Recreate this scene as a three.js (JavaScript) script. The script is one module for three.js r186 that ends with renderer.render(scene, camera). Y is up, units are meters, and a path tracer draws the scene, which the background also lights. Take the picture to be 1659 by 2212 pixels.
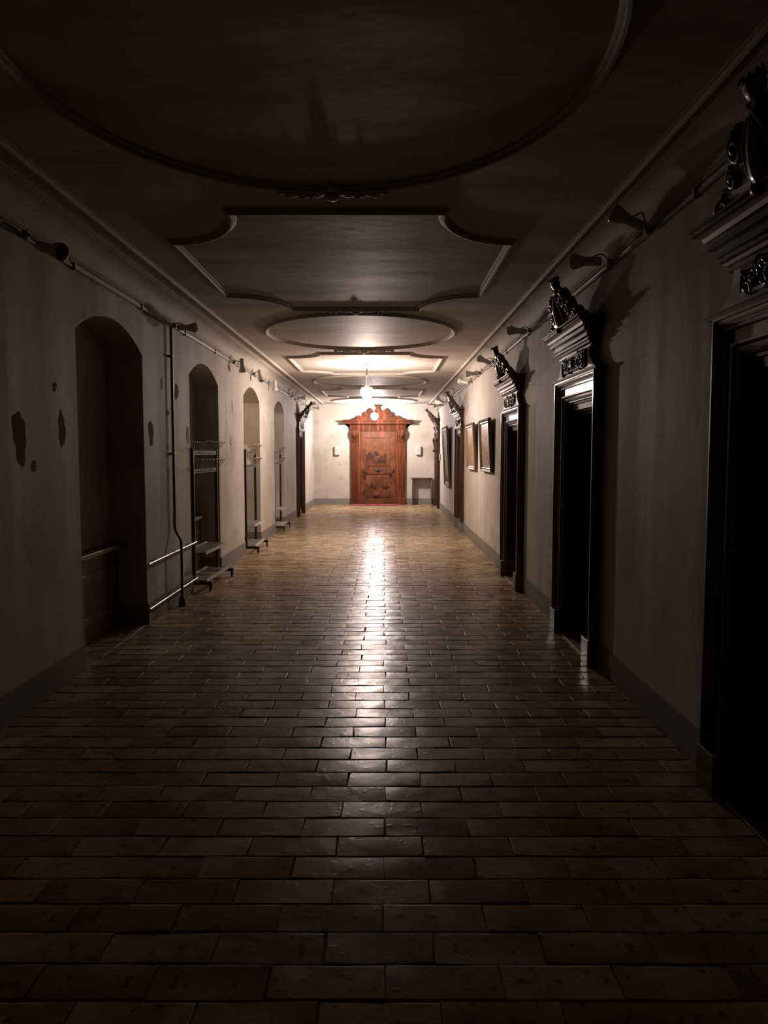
import * as THREE from 'three';
import { mergeGeometries, mergeVertices, toCreasedNormals } from 'three/addons/utils/BufferGeometryUtils.js';
import { RoundedBoxGeometry } from 'three/addons/geometries/RoundedBoxGeometry.js';

// ---------- camera, light, exposure ----------
const scene = new THREE.Scene();
scene.background = new THREE.Color(0x000000);
const camera = new THREE.PerspectiveCamera(2 * Math.atan(1106 / 1680) * 180 / Math.PI, 1659 / 2212, 0.05, 100);
camera.position.set(0, 1.6, 0);
camera.rotation.set(-Math.atan(126 / 1680), 0.0009, 0, 'YXZ');
scene.add(camera);
const renderer = new THREE.WebGLRenderer({ antialias: true });
renderer.toneMapping = THREE.LinearToneMapping;
renderer.toneMappingExposure = 1.0;
renderer.shadowMap.enabled = true;
const LAMP_COLORS = [new THREE.Color().setRGB(1, 0.79, 0.69), new THREE.Color().setRGB(1, 0.87, 0.845)];
const LAMP_POWER = [26, 40];             // candela
const LAMPS = [[-0.31, 2.67, 13.65], [-0.30, 2.70, 22.95]];   // x, height, distance of the two globe lamps

// ---------- main dimensions (metres; distance runs along -z) ----------
const XL = -2.23, XR = 1.61, H = 3.15, D = 24.5, BACK = 4, CX = (XL + XR) / 2;
const TL = 0.32, TR = 0.35;
const NICHES = [[5.68, 7.23], [8.94, 10.5], [12.35, 13.95], [15.78, 17.33]];
const PORTALS = [
  { c: 3.03, sy: 1.0, lean: 0.30 },
  { c: 6.40, sy: 1.0, lean: 0.34 },
  { c: 9.62, sy: 0.96, lean: 0.40 },
  { c: 16.42, sy: 0.965, lean: 0.5 },
  { c: 23.3, sy: 1.0, lean: 0.72 },
];
const PORTAL_L = { c: 20.35, sy: 0.995, lean: 0.6 };
const OPEN_HALF = 0.48, OPEN_TOP = 2.05;

// ---------- random and noise ----------
function rng(seed) { let a = seed >>> 0; return () => { a = (a + 0x6D2B79F5) >>> 0; let t = a; t = Math.imul(t ^ (t >>> 15), t | 1); t ^= t + Math.imul(t ^ (t >>> 7), t | 61); return ((t ^ (t >>> 14)) >>> 0) / 4294967296; }; }
function noiseGrid(nx, ny, seed) {
  const r = rng(seed), g = new Float32Array(nx * ny); for (let i = 0; i < g.length; i++) g[i] = r();
  return (u, v) => {                       // u, v in 0..1, tileable
    const x = u * nx, y = v * ny; let x0 = Math.floor(x), y0 = Math.floor(y);
    let fx = x - x0, fy = y - y0; fx = fx * fx * (3 - 2 * fx); fy = fy * fy * (3 - 2 * fy);
    x0 = ((x0 % nx) + nx) % nx; y0 = ((y0 % ny) + ny) % ny; const x1 = (x0 + 1) % nx, y1 = (y0 + 1) % ny;
    const a = g[y0 * nx + x0], b = g[y0 * nx + x1], c = g[y1 * nx + x0], d = g[y1 * nx + x1];
    return a + (b - a) * fx + (c - a) * fy + (a - b - c + d) * fx * fy;
  };
}
function fbm(nx, ny, oct, seed, gain = 0.5) {
  const fs = []; let s = 0, w = 1; for (let i = 0; i < oct; i++) { fs.push([noiseGrid(nx << i, ny << i, seed + i * 17), w]); s += w; w *= gain; }
  return (u, v) => { let t = 0; for (const [f, w] of fs) t += f(u, v) * w; return t / s; };
}
function tex(w, h, fn, srgb, sx = 1, sy = 1) {       // fn(u, v) -> [r, g, b] or number, 0..1; sx, sy tile size in metres
  const d = new Uint8Array(w * h * 4);
  for (let j = 0; j < h; j++) for (let i = 0; i < w; i++) {
    const c = fn((i + 0.5) / w, (j + 0.5) / h), k = (j * w + i) * 4;
    const cl = (x) => Math.max(0, Math.min(255, Math.round(x * 255)));
    if (typeof c === 'number') { d[k] = d[k + 1] = d[k + 2] = cl(c); } else { d[k] = cl(c[0]); d[k + 1] = cl(c[1]); d[k + 2] = cl(c[2]); }
    d[k + 3] = 255;
  }
  const t = new THREE.DataTexture(d, w, h, THREE.RGBAFormat);
  t.wrapS = t.wrapT = THREE.RepeatWrapping; t.magFilter = THREE.LinearFilter; t.minFilter = THREE.LinearMipmapLinearFilter; t.generateMipmaps = true;
  t.repeat.set(1 / sx, 1 / sy); if (srgb) t.colorSpace = THREE.SRGBColorSpace; t.needsUpdate = true;
  return t;
}
const mix = (a, b, t) => a.map((x, i) => x + (b[i] - x) * t);
const step = (a, b, x) => { const t = Math.max(0, Math.min(1, (x - a) / (b - a))); return t * t * (3 - 2 * t); };

// ---------- materials ----------
function std(o) { return new THREE.MeshPhysicalMaterial(o); }
const lin = (r, g, b) => new THREE.Color().setRGB(r, g, b);
const n1 = fbm(4, 4, 6, 11, 0.55), n2 = fbm(10, 3, 4, 23), n3 = fbm(3, 5, 6, 31, 0.6), n4 = fbm(14, 10, 5, 43, 0.6);
const plasterMap = tex(1024, 1024, (u, v) => {
  const a = n1(u, v), b = n3(u, v), c = n4(u, v);
  let col = mix([0.86, 0.84, 0.80], [0.95, 0.93, 0.90], step(0.3, 0.7, a));
  col = mix(col, [0.78, 0.74, 0.68], 0.45 * step(0.55, 0.75, b));
  col = mix(col, [0.72, 0.66, 0.59], 0.2 * step(0.62, 0.76, c));
  return col;
}, true, 4.3, 4.3);
const wallWave = fbm(13, 2, 2, 101, 0.35), wallTrowel = fbm(24, 16, 4, 103, 0.6), wallGrain = fbm(170, 170, 2, 107);
const plasterBump = tex(1024, 1024, (u, v) => 0.84 * wallWave(u, v) + 0.14 * wallTrowel(u, v) + 0.02 * wallGrain(u, v), false, 4.3, 4.3);
const ceilWave = fbm(3, 10, 2, 131, 0.35), ceilGrain = fbm(28, 40, 4, 137, 0.55);
const ceilBump = tex(1024, 1024, (u, v) => 0.86 * ceilWave(u, v) + 0.14 * ceilGrain(u, v), false, 4.1, 4.1);
const M = {};
const PLASTER = [0.48, 0.457, 0.44];        // one limewash for walls, ceiling and stucco
M.wall = std({ color: lin(...PLASTER), map: plasterMap, bumpMap: plasterBump, bumpScale: 0.02, roughness: 0.66, specularIntensity: 0.07 });
M.cove = std({ color: lin(...PLASTER), map: plasterMap, roughness: 0.75, specularIntensity: 0.1 });
M.ceil = std({ color: lin(...PLASTER), map: plasterMap, bumpMap: ceilBump, bumpScale: 0.010, roughness: 0.62, specularIntensity: 0.1 });
M.stucco = std({ color: lin(...PLASTER), map: plasterMap, roughness: 0.65, specularIntensity: 0.12 });
M.base = std({ color: lin(0.22, 0.21, 0.20), map: plasterMap, bumpMap: plasterBump, bumpScale: 0.008, roughness: 0.6, specularIntensity: 0.15 });
M.patch = std({ color: lin(0.15, 0.115, 0.095), map: plasterMap, roughness: 0.9, specularIntensity: 0.03 });
M.patchLight = std({ color: lin(0.31, 0.27, 0.24), map: plasterMap, roughness: 0.9, specularIntensity: 0.03 });

const bA = fbm(6, 6, 5, 201, 0.6), bB = fbm(20, 20, 4, 211, 0.6), bC = fbm(60, 60, 2, 221), bD = fbm(4, 4, 3, 231);
const bA2 = fbm(9, 9, 3, 241, 0.4);
const brickMap = tex(1024, 1024, (u, v) => {
  const a = bA(u, v), b = bB(u, v), c = bC(u, v);
  let col = mix([0.66, 0.59, 0.51], [0.80, 0.74, 0.65], step(0.3, 0.7, a));
  col = mix(col, [0.53, 0.46, 0.39], 0.55 * step(0.55, 0.72, b));
  return mix(col, [0.25, 0.20, 0.16], 0.4 * step(0.72, 0.84, c));
}, true, 2.2, 2.2);
const brickRough = tex(512, 512, (u, v) => 0.34 + 0.30 * bA(u, v) + 0.22 * (bB(u, v) - 0.3), false, 2.2, 2.2);
const brickBump = tex(1024, 1024, (u, v) => 0.84 * bA2(v, u) + 0.12 * bB(u, v) + 0.04 * step(0.3, 0.22, bC(u, v)), false, 2.2, 2.2);
const BRICK_TONES = [[0.55, 0.49, 0.385], [0.60, 0.54, 0.43], [0.49, 0.435, 0.345], [0.54, 0.45, 0.35], [0.44, 0.385, 0.315]];
M.brick = BRICK_TONES.map((c) => std({ color: lin(...c), map: brickMap, roughnessMap: brickRough, roughness: 0.52, specularIntensity: 0.06, bumpMap: brickBump, bumpScale: 0.008 }));
M.mortar = std({ color: lin(0.045, 0.036, 0.03), roughness: 0.95 });

const wA = fbm(60, 3, 4, 301, 0.6), wB = fbm(8, 2, 4, 311);
const woodMap = tex(512, 1024, (u, v) => { const g = wA(u, v), b = wB(u, v); return mix(mix([0.62, 0.60, 0.58], [0.95, 0.92, 0.9], step(0.3, 0.7, b)), [0.45, 0.40, 0.38], 0.6 * step(0.52, 0.7, g)); }, true, 0.6, 1.5);
const woodBump = tex(512, 512, (u, v) => 0.6 * wA(u, v) + 0.4 * wB(u, v), false, 0.6, 1.5);
M.dark = std({ color: lin(0.072, 0.035, 0.021), map: woodMap, bumpMap: woodBump, bumpScale: 0.0006, roughness: 0.5, specularIntensity: 0.25, clearcoat: 0.6, clearcoatRoughness: 0.13 });
M.leaf = std({ color: lin(0.072, 0.035, 0.021), map: woodMap, bumpMap: woodBump, bumpScale: 0.0005, roughness: 0.36 });
M.sillWood = std({ color: lin(0.30, 0.20, 0.12), map: woodMap, roughness: 0.5 });
M.red = std({ color: lin(0.185, 0.056, 0.022), map: woodMap, bumpMap: woodBump, bumpScale: 0.0008, roughness: 0.65, specularIntensity: 0.25 });
const vA = fbm(5, 9, 6, 401, 0.6), vB = fbm(16, 26, 5, 409, 0.62);
const burl = [[0.28, 0.66, 0.14, 0.05], [0.44, 0.7, 0.08, 0.035], [0.64, 0.6, 0.16, 0.045], [0.72, 0.63, 0.05, 0.05], [0.12, 0.44, 0.06, 0.05], [0.1, 0.38, 0.05, 0.03], [0.32, 0.27, 0.14, 0.04], [0.72, 0.24, 0.14, 0.04], [0.38, 0.22, 0.06, 0.03], [0.09, 0.16, 0.05, 0.05], [0.42, 0.1, 0.1, 0.03], [0.86, 0.4, 0.05, 0.03]];
const veneerMap = tex(512, 1024, (u, v) => {
  const g = wA(u * 2, v), a = vA(u, v), b = vB(u, v);
  let col = mix([0.74, 0.70, 0.66], [0.96, 0.93, 0.9], step(0.3, 0.7, a));
  col = mix(col, [0.55, 0.48, 0.42], 0.5 * step(0.55, 0.72, g));
  let k = 0; for (const [x, y, rx, ry] of burl) { const q = Math.hypot((u - x) / rx, (v - y) / ry); k = Math.max(k, step(1.3, 0.3, q + (b - 0.5) * 4.2)); }
  return mix(col, [0.28, 0.20, 0.16], 0.62 * k);
}, true, 1, 1);
M.veneer = std({ color: lin(0.14, 0.049, 0.019), map: veneerMap, roughness: 0.55, specularIntensity: 0.4 });
M.redmat = std({ color: lin(0.17, 0.022, 0.028), roughness: 0.95 });
M.iron = std({ color: lin(0.02, 0.019, 0.018), roughness: 0.45, metalness: 0.4 });
M.black = std({ color: lin(0.012, 0.011, 0.011), roughness: 0.45 });
M.steel = std({ color: lin(0.42, 0.41, 0.40), roughness: 0.35, metalness: 0.75 });
M.galv = std({ color: lin(0.42, 0.41, 0.39), roughness: 0.5, metalness: 0.2 });
M.railGrey = std({ color: lin(0.10, 0.095, 0.09), roughness: 0.5 });
M.pipe = std({ color: lin(0.09, 0.06, 0.045), roughness: 0.5 });
M.pale = std({ color: lin(0.62, 0.59, 0.55), roughness: 0.45 });
M.white = std({ color: lin(0.40, 0.385, 0.36), roughness: 0.4 });
M.greyPlastic = std({ color: lin(0.25, 0.24, 0.22), roughness: 0.5 });
M.lens = std({ color: lin(0.05, 0.05, 0.05), roughness: 0.15 });
M.tableWood = std({ color: lin(0.22, 0.185, 0.15), map: woodMap, roughness: 0.55 });
M.tableTop = std({ color: lin(0.15, 0.10, 0.065), map: woodMap, roughness: 0.45 });
M.gilt = std({ color: lin(0.30, 0.20, 0.10), map: woodMap, roughness: 0.38, metalness: 0.25 });
M.frameDark = std({ color: lin(0.10, 0.062, 0.035), map: woodMap, roughness: 0.4 });
M.brass = std({ color: lin(0.035, 0.025, 0.017), roughness: 0.4, metalness: 0.3 });
M.brassPale = std({ color: lin(0.13, 0.11, 0.09), roughness: 0.5 });
M.globe = std({ color: lin(0.9, 0.88, 0.84), roughness: 0.3, emissive: lin(1, 0.86, 0.72), emissiveIntensity: 6 });

// ---------- helpers ----------
const taken = new Map();
function numbered(n) { const k = taken.get(n) || 0; taken.set(n, k + 1); return k ? `${n}_${String(k).padStart(3, '0')}` : n; }
function tag(o, label, category, group, kind) { if (label) o.userData.label = label; if (category) o.userData.category = category; if (group) o.userData.group = group; if (kind) o.userData.kind = kind; return o; }
function boxUV(g, ox = 0, oy = 0) {
  if (g.index) g = g.toNonIndexed();
  const p = g.attributes.position, n = g.attributes.normal, uv = new Float32Array(p.count * 2);
  for (let i = 0; i < p.count; i++) {
    const ax = Math.abs(n.getX(i)), ay = Math.abs(n.getY(i)), az = Math.abs(n.getZ(i)); let u, v;
    if (ax >= ay && ax >= az) { u = p.getZ(i); v = p.getY(i); } else if (ay >= az) { u = p.getX(i); v = p.getZ(i); } else { u = p.getX(i); v = p.getY(i); }
    uv[i * 2] = u + ox; uv[i * 2 + 1] = v + oy;
  }
  g.setAttribute('uv', new THREE.BufferAttribute(uv, 2)); return g;
}
function clean(g) { if (g.index) g = g.toNonIndexed(); const o = new THREE.BufferGeometry(); o.setAttribute('position', g.attributes.position); if (!g.attributes.normal) g.computeVertexNormals(); o.setAttribute('normal', g.attributes.normal); if (g.attributes.uv) o.setAttribute('uv', g.attributes.uv); return o; }
function join(gs) { const a = gs.map((g) => boxUV(clean(g))); return a.length === 1 ? a[0] : mergeGeometries(a, false); }
function mesh(name, g, m, parent, top) {
  g = Array.isArray(g) ? join(g) : boxUV(clean(g));
  const o = new THREE.Mesh(g, m); o.name = top ? numbered(name) : name; o.castShadow = o.receiveShadow = true; parent.add(o); return o;
}
function meshUV(name, g, m, parent) { const o = new THREE.Mesh(g, m); o.name = name; o.castShadow = o.receiveShadow = true; parent.add(o); return o; }
function thing(name, label, category, pos = [0, 0, 0], turn = 0, group) {
  const o = new THREE.Group(); o.name = numbered(name); o.position.set(...pos); o.rotation.y = turn; scene.add(o); return tag(o, label, category, group);
}
function bx(x0, x1, y0, y1, z0, z1, r = 0) {
  const w = x1 - x0, h = y1 - y0, d = z1 - z0;
  const g = r ? new RoundedBoxGeometry(w, h, d, 1, r) : new THREE.BoxGeometry(w, h, d);
  g.translate((x0 + x1) / 2, (y0 + y1) / 2, (z0 + z1) / 2); return g;
}
function sweep(path, closed, profile, map, crease = 0.6) {     // path [[a,b]..], profile [[offset to the right of travel, height]..]
  const n = path.length, pos = [], N = profile.length;
  const dir = (i) => { const a = path[(i + n) % n], b = path[(i + 1 + n) % n], x = b[0] - a[0], y = b[1] - a[1], l = Math.hypot(x, y) || 1; return [x / l, y / l]; };
  const rings = path.map((p, i) => {
    const d0 = closed || i > 0 ? dir(i - 1) : dir(i), d1 = closed || i < n - 1 ? dir(i) : dir(i - 1);
    const n0 = [d0[1], -d0[0]], n1 = [d1[1], -d1[0]]; let m = [n0[0] + n1[0], n0[1] + n1[1]]; const l = Math.hypot(...m) || 1; m = [m[0] / l, m[1] / l];
    const k = 1 / Math.max(0.35, m[0] * n0[0] + m[1] * n0[1]);
    return profile.map(([o, h]) => map(p[0] + m[0] * o * k, p[1] + m[1] * o * k, h));
  });
  const q = (a, b, c, d) => pos.push(...a, ...b, ...c, ...a, ...c, ...d);
  const segs = closed ? n : n - 1;
  for (let i = 0; i < segs; i++) { const A = rings[i], B = rings[(i + 1) % n]; for (let j = 0; j < N - 1; j++) q(A[j], B[j], B[j + 1], A[j + 1]); }
  if (!closed) for (const R of [rings[0], rings[n - 1]]) for (let j = 1; j < N - 1; j++) pos.push(...R[0], ...R[j], ...R[j + 1]);
  let g = new THREE.BufferGeometry(); g.setAttribute('position', new THREE.Float32BufferAttribute(pos, 3)); g.computeVertexNormals();
  return toCreasedNormals(g, crease);
}
function tube(pts, r, seg = 6, tub = 24, closed = false) { return new THREE.TubeGeometry(new THREE.CatmullRomCurve3(pts.map((p) => new THREE.Vector3(...p)), closed, 'centripetal'), tub, r, seg, closed); }
function rod(a, b, r, seg = 6) {
  const A = new THREE.Vector3(...a), B = new THREE.Vector3(...b), L = A.distanceTo(B), g = new THREE.CylinderGeometry(r, r, L, seg);
  g.applyQuaternion(new THREE.Quaternion().setFromUnitVectors(new THREE.Vector3(0, 1, 0), B.clone().sub(A).normalize())); g.translate((A.x + B.x) / 2, (A.y + B.y) / 2, (A.z + B.z) / 2); return g;
}
function ball(x, y, z, rx, ry = rx, rz = rx, ws = 10, hs = 8) { const g = new THREE.SphereGeometry(1, ws, hs); g.scale(rx, ry, rz); g.computeVertexNormals(); g.translate(x, y, z); return g; }
function lathe(pts, seg = 16) { return new THREE.LatheGeometry(pts.map((p) => new THREE.Vector2(...p)), seg); }
function extrude(shape, depth, bev = 0, cs = 10) { const g = new THREE.ExtrudeGeometry(shape, { depth: depth - 2 * bev, bevelEnabled: bev > 0, bevelThickness: bev, bevelSize: bev, bevelSegments: 2, curveSegments: cs }); g.translate(0, 0, bev); return g; }
function poly(pts) { const s = new THREE.Shape(); pts.forEach((p, i) => i ? s.lineTo(...p) : s.moveTo(...p)); s.closePath(); return s; }
function spiral(cx, cy, z, r0, turns, a0, sgn, r, flat) {
  const pts = []; for (let i = 0; i <= 22; i++) { const t = i / 22, a = a0 + sgn * t * turns * 2 * Math.PI, R = r0 * (1 - 0.85 * t); pts.push([cx + R * Math.cos(a), cy + R * Math.sin(a) * (flat || 1), z + 0.012 * t]); }
  return tube(pts, r, 6, 34);
}

// ---------- walls ----------
function archPts(a, b) {
  const spring = 2.5, rise = 0.2, pts = [[a, -0.02], [b, -0.02], [b, spring]], h = (b - a) / 2, R = (h * h + rise * rise) / (2 * rise), c = (a + b) / 2, cy = spring + rise - R, th = Math.asin(h / R);
  for (let i = 1; i <= 18; i++) { const t = th - 2 * th * i / 18; pts.push([c + R * Math.sin(t), cy + R * Math.cos(t)]); }
  return pts;
}
function holePath(pts) { const p = new THREE.Path(); pts.forEach((q, i) => i ? p.lineTo(...q) : p.moveTo(...q)); p.closePath(); return p; }
function wallGeo(holes, T, x0) {
  // the outline itself dips around openings that reach the floor, so that the wall stands on both sides of them
  const s = new THREE.Shape(); s.moveTo(-BACK, 0);
  for (const h of holes) { s.lineTo(h[0][0], 0); for (let i = h.length - 1; i >= 2; i--) s.lineTo(h[i][0], h[i][1]); s.lineTo(h[1][0], 0); }
  s.lineTo(D, 0); s.lineTo(D, H); s.lineTo(-BACK, H); s.closePath();
  const g = new THREE.ExtrudeGeometry(s, { depth: T, bevelEnabled: false }); g.rotateY(Math.PI / 2); g.translate(x0, 0, 0); return toCreasedNormals(g, 0.5);
}
const rectHole = (c, half, top) => [[c - half, 0], [c + half, 0], [c + half, top], [c - half, top]];
const leftHoles = NICHES.map(([a, b]) => archPts(a, b)); leftHoles.push(rectHole(PORTAL_L.c, OPEN_HALF + 0.03, (OPEN_TOP + 0.03) * PORTAL_L.sy));
const wallL = mesh('wall_left', wallGeo(leftHoles, TL, XL - TL), M.wall, scene, true); tag(wallL, 'rough off-white plaster wall with four tall arched niches', 'wall', null, 'structure');
const wallR = mesh('wall_right', wallGeo(PORTALS.map((p) => rectHole(p.c, OPEN_HALF + 0.03, (OPEN_TOP + 0.03) * p.sy)), TR, XR), M.wall, scene, true); tag(wallR, 'off-white plaster wall with carved dark doorways and pictures', 'wall', null, 'structure');
const wallB = mesh('wall_back', bx(XL - TL, XR + TR, 0, H, -D - 0.3, -D), M.wall, scene, true); tag(wallB, 'brightly lit plaster end wall behind the reddish wooden door', 'wall', null, 'structure');
const wallN = mesh('wall_near', bx(XL - TL, XR + TR, 0, H, BACK, BACK + 0.3), M.wall, scene, true); tag(wallN, 'plaster wall closing the dark end of the corridor', 'wall', null, 'structure');
for (const [a, b] of NICHES) { mesh('niche_back', bx(XL - TL - 0.1, XL - TL, 0, 2.95, -b - 0.12, -a + 0.12), M.wall, wallL); }

// plaster losses and stains on the left wall: thin scraped patches with an outline of their own
function patch(d, h, rx, ry, seed, m, wall = wallL, x = XL) {
  const r = rng(seed), pts = [], ph = [r() * 6, r() * 6, r() * 6]; for (let i = 0; i < 26; i++) { const a = i / 26 * 2 * Math.PI, k = 1 + 0.16 * Math.sin(2 * a + ph[0]) + 0.12 * Math.sin(3 * a + ph[1]) + 0.09 * Math.sin(7 * a + ph[2]) + 0.08 * (r() - 0.5); pts.push([d + rx * k * Math.cos(a), h + ry * k * Math.sin(a)]); }
  const g = new THREE.ExtrudeGeometry(poly(pts), { depth: 0.003, bevelEnabled: false }); g.rotateY(Math.PI / 2); g.translate(x - 0.0015, 0, 0); mesh('plaster_patch', g, m, wall);
}
patch(4.77, 1.70, 0.085, 0.15, 1, M.patch); patch(5.40, 1.765, 0.06, 0.105, 2, M.patch); patch(7.455, 1.80, 0.085, 0.105, 3, M.patch); patch(8.40, 2.26, 0.085, 0.075, 4, M.patch);
patch(8.83, 1.805, 0.075, 0.085, 5, M.patchLight); patch(7.55, 2.885, 0.26, 0.05, 6, M.patchLight); patch(5.30, 2.05, 0.03, 0.03, 7, M.patch); patch(4.95, 1.52, 0.03, 0.04, 8, M.patch);
patch(7.84, 2.30, 0.03, 0.07, 9, M.patchLight); patch(11.45, 2.28, 0.03, 0.09, 10, M.patchLight); patch(11.3, 1.78, 0.04, 0.07, 11, M.patchLight); patch(8.05, 2.02, 0.05, 0.03, 12, M.patchLight);

// ---------- floor ----------
const floor = new THREE.Group(); floor.name = 'floor'; scene.add(floor); tag(floor, 'worn glossy brick floor laid in running bond across the corridor', 'floor', null, 'structure');
mesh('mortar_bed', bx(XL - TL, XR + TR, -0.25, -0.007, -D, BACK), M.mortar, floor);
const BP = 0.355, RP = 0.164, JOINT = 0.0045;
function brickGeo(L, W, seed) {                      // worn brick: chipped outline, slightly hollowed top
  const r = rng(seed), b = 0.0065, e = 0.0026, xs = [-L / 2, -L / 2 + e, (r() - 0.5) * 0.1, L / 2 - e, L / 2], zs = [-W / 2, -W / 2 + b, W / 2 - b, W / 2], nx = 5, nz = 4, P = [], I = [];
  for (let j = 0; j < nz; j++) for (let i = 0; i < nx; i++) {
    const edge = i === 0 || j === 0 || i === nx - 1 || j === nz - 1, jx = (r() - 0.5) * 0.004, jz = (r() - 0.5) * 0.0045;
    P.push(xs[i] + (edge ? jx : jx * 3), edge ? -0.002 - r() * 0.0016 : (r() - 0.5) * 0.0022 - (i === 2 ? 0.0012 : 0), zs[j] + (edge ? jz : jz * 2));
  }
  for (let j = 0; j < nz - 1; j++) for (let i = 0; i < nx - 1; i++) { const a = j * nx + i; I.push(a, a + nx, a + 1, a + 1, a + nx, a + nx + 1); }
  const ring = []; for (let i = 0; i < nx; i++) ring.push(i); for (let j = 1; j < nz; j++) ring.push(j * nx + nx - 1); for (let i = nx - 2; i >= 0; i--) ring.push((nz - 1) * nx + i); for (let j = nz - 2; j > 0; j--) ring.push(j * nx);
  const base = P.length / 3; ring.forEach((k) => P.push(P[k * 3], -0.03, P[k * 3 + 2]));
  ring.forEach((k, i) => { const k2 = ring[(i + 1) % ring.length], c = base + i, c2 = base + (i + 1) % ring.length; I.push(k, k2, c, k2, c2, c); });
  const g = new THREE.BufferGeometry(); g.setAttribute('position', new THREE.Float32BufferAttribute(P, 3)); g.setIndex(I); g.computeVertexNormals();
  return g;
}
function brickUV(g, seed) { const r = rng(seed), ox = r() * 7, oy = r() * 7, p = g.attributes.position, uv = new Float32Array(p.count * 2); for (let i = 0; i < p.count; i++) { uv[2 * i] = p.getX(i) + ox; uv[2 * i + 1] = p.getZ(i) + oy + p.getY(i); } g.setAttribute('uv', new THREE.BufferAttribute(uv, 2)); return g; }
const VAR = 24, brickVar = []; for (let i = 0; i < VAR; i++) brickVar.push(brickUV(brickGeo(BP - JOINT, RP - JOINT, 900 + i), 700 + i));
const bricks = [], br = rng(77);
{
  const fx = 829.5, camInv = new THREE.Matrix4(); camera.updateMatrixWorld(); camera.updateProjectionMatrix(); camInv.copy(camera.matrixWorld).invert();
  const k0 = -Math.ceil((2.167 + BACK) / RP) - 1, k1 = Math.floor((D - 2.167) / RP);
  for (let k = k0; k <= k1; k++) {
    const d0 = 2.167 + k * RP; let dc = d0 + RP / 2, W = RP; if (d0 < -BACK) continue; if (dc + RP / 2 > D) continue;
    const off = ((k % 2) + 2) % 2 ? 0.168 : 0.0; const drift = (br() - 0.5) * 0.02;
    for (let i = -8; i <= 6; i++) {
      let a = off + drift + i * BP, b = a + BP; a = Math.max(a, XL - 0.001); b = Math.min(b, XR + 0.001); if (b - a < 0.02) continue;
      bricks.push({ x: (a + b) / 2, L: b - a, d: dc, s: Math.floor(br() * 1e6), y: (br() - 0.5) * 0.0016, rx: (br() - 0.5) * 0.030, rz: (br() - 0.5) * 0.012, flip: br() < 0.5, tone: Math.floor(Math.pow(br(), 1.1) * 4.999) });
    }
  }
  // niche floors
  for (const [a, b] of NICHES) for (let k = 0; k * RP + a + RP <= b + 0.02; k++) bricks.push({ x: XL - TL / 2, L: TL - 0.004, d: a + 0.02 + (k + 0.5) * RP, s: 31 + k, y: 0, rx: 0, rz: 0, flip: false, tone: k % 4 });
  for (const b of bricks) {
    const v = new THREE.Vector3(b.x, 0, -b.d).applyMatrix4(camInv); b.size = -1;
    if (v.z < -0.5) { const px = Math.abs(v.x / -v.z) * 1680, py = -v.y / -v.z * 1680; if (px < fx + 60 && py < 1106 + 40) b.size = 1 / (v.z * v.z); }
  }
}
const order = bricks.map((b, i) => i).sort((i, j) => bricks[j].size - bricks[i].size); const single = new Set(order.slice(0, 300)), rest = BRICK_TONES.map(() => []);
const mtx = new THREE.Matrix4(), eul = new THREE.Euler();
bricks.forEach((b, i) => {
  const full = Math.abs(b.L - BP) < 1e-6, g = brickVar[b.s % VAR]; eul.set(b.rx, b.flip ? Math.PI : 0, b.rz);
  const sc = new THREE.Vector3(full ? 1 : (b.L - JOINT) / (BP - JOINT), 1, 1), p = new THREE.Vector3(b.x, b.y, -b.d);
  if (single.has(i)) { const o = meshUV('brick', g, M.brick[b.tone], floor); o.position.copy(p); o.rotation.copy(eul); o.scale.copy(sc); return; }
  mtx.compose(p, new THREE.Quaternion().setFromEuler(eul), sc); rest[b.tone].push(g.clone().applyMatrix4(mtx));
});
rest.forEach((gs, t) => { if (gs.length) tag(meshUV('brick_paving', mergeGeometries(gs, false), M.brick[t], floor), null, null, null, 'stuff'); });

// baseboards: grey painted plinth band
function baseSeg(x, side, a, b) { const t = 0.012; return side < 0 ? bx(x - 0.002, x + t, 0, 0.19, -b, -a) : bx(x - t, x + 0.002, 0, 0.19, -b, -a); }
{
  const L = []; let s = -BACK; for (const [a, b] of NICHES) { L.push(baseSeg(XL, -1, s, a)); s = b; }
  L.push(baseSeg(XL, -1, s, PORTAL_L.c - 0.66), baseSeg(XL, -1, PORTAL_L.c + 0.66, D));
  for (const [a, b] of NICHES) { L.push(bx(XL - TL, XL, 0, 0.19, -b - 0.002, -b + 0.012)); L.push(bx(XL - TL, XL, 0, 0.19, -a - 0.012, -a + 0.002)); L.push(bx(XL - TL - 0.002, XL - TL + 0.012, 0, 0.19, -b, -a)); }
  tag(mesh('baseboard_left', L, M.base, scene, true), 'grey painted plinth band along the arched niche wall', 'baseboard', null, 'structure');
  const Rr = []; s = -BACK; for (const p of PORTALS) { Rr.push(baseSeg(XR, 1, s, p.c - 0.66)); s = p.c + 0.66; } Rr.push(baseSeg(XR, 1, s, D));
  tag(mesh('baseboard_right', Rr, M.base, scene, true), 'grey painted plinth band along the wall of dark doorways', 'baseboard', null, 'structure');
  tag(mesh('baseboard_back', [bx(XL, -1.07, 0, 0.19, -D - 0.002, -D + 0.012), bx(0.65, XR, 0, 0.19, -D - 0.002, -D + 0.012)], M.base, scene, true), 'grey painted plinth band on the end wall', 'baseboard', null, 'structure');
}

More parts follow.
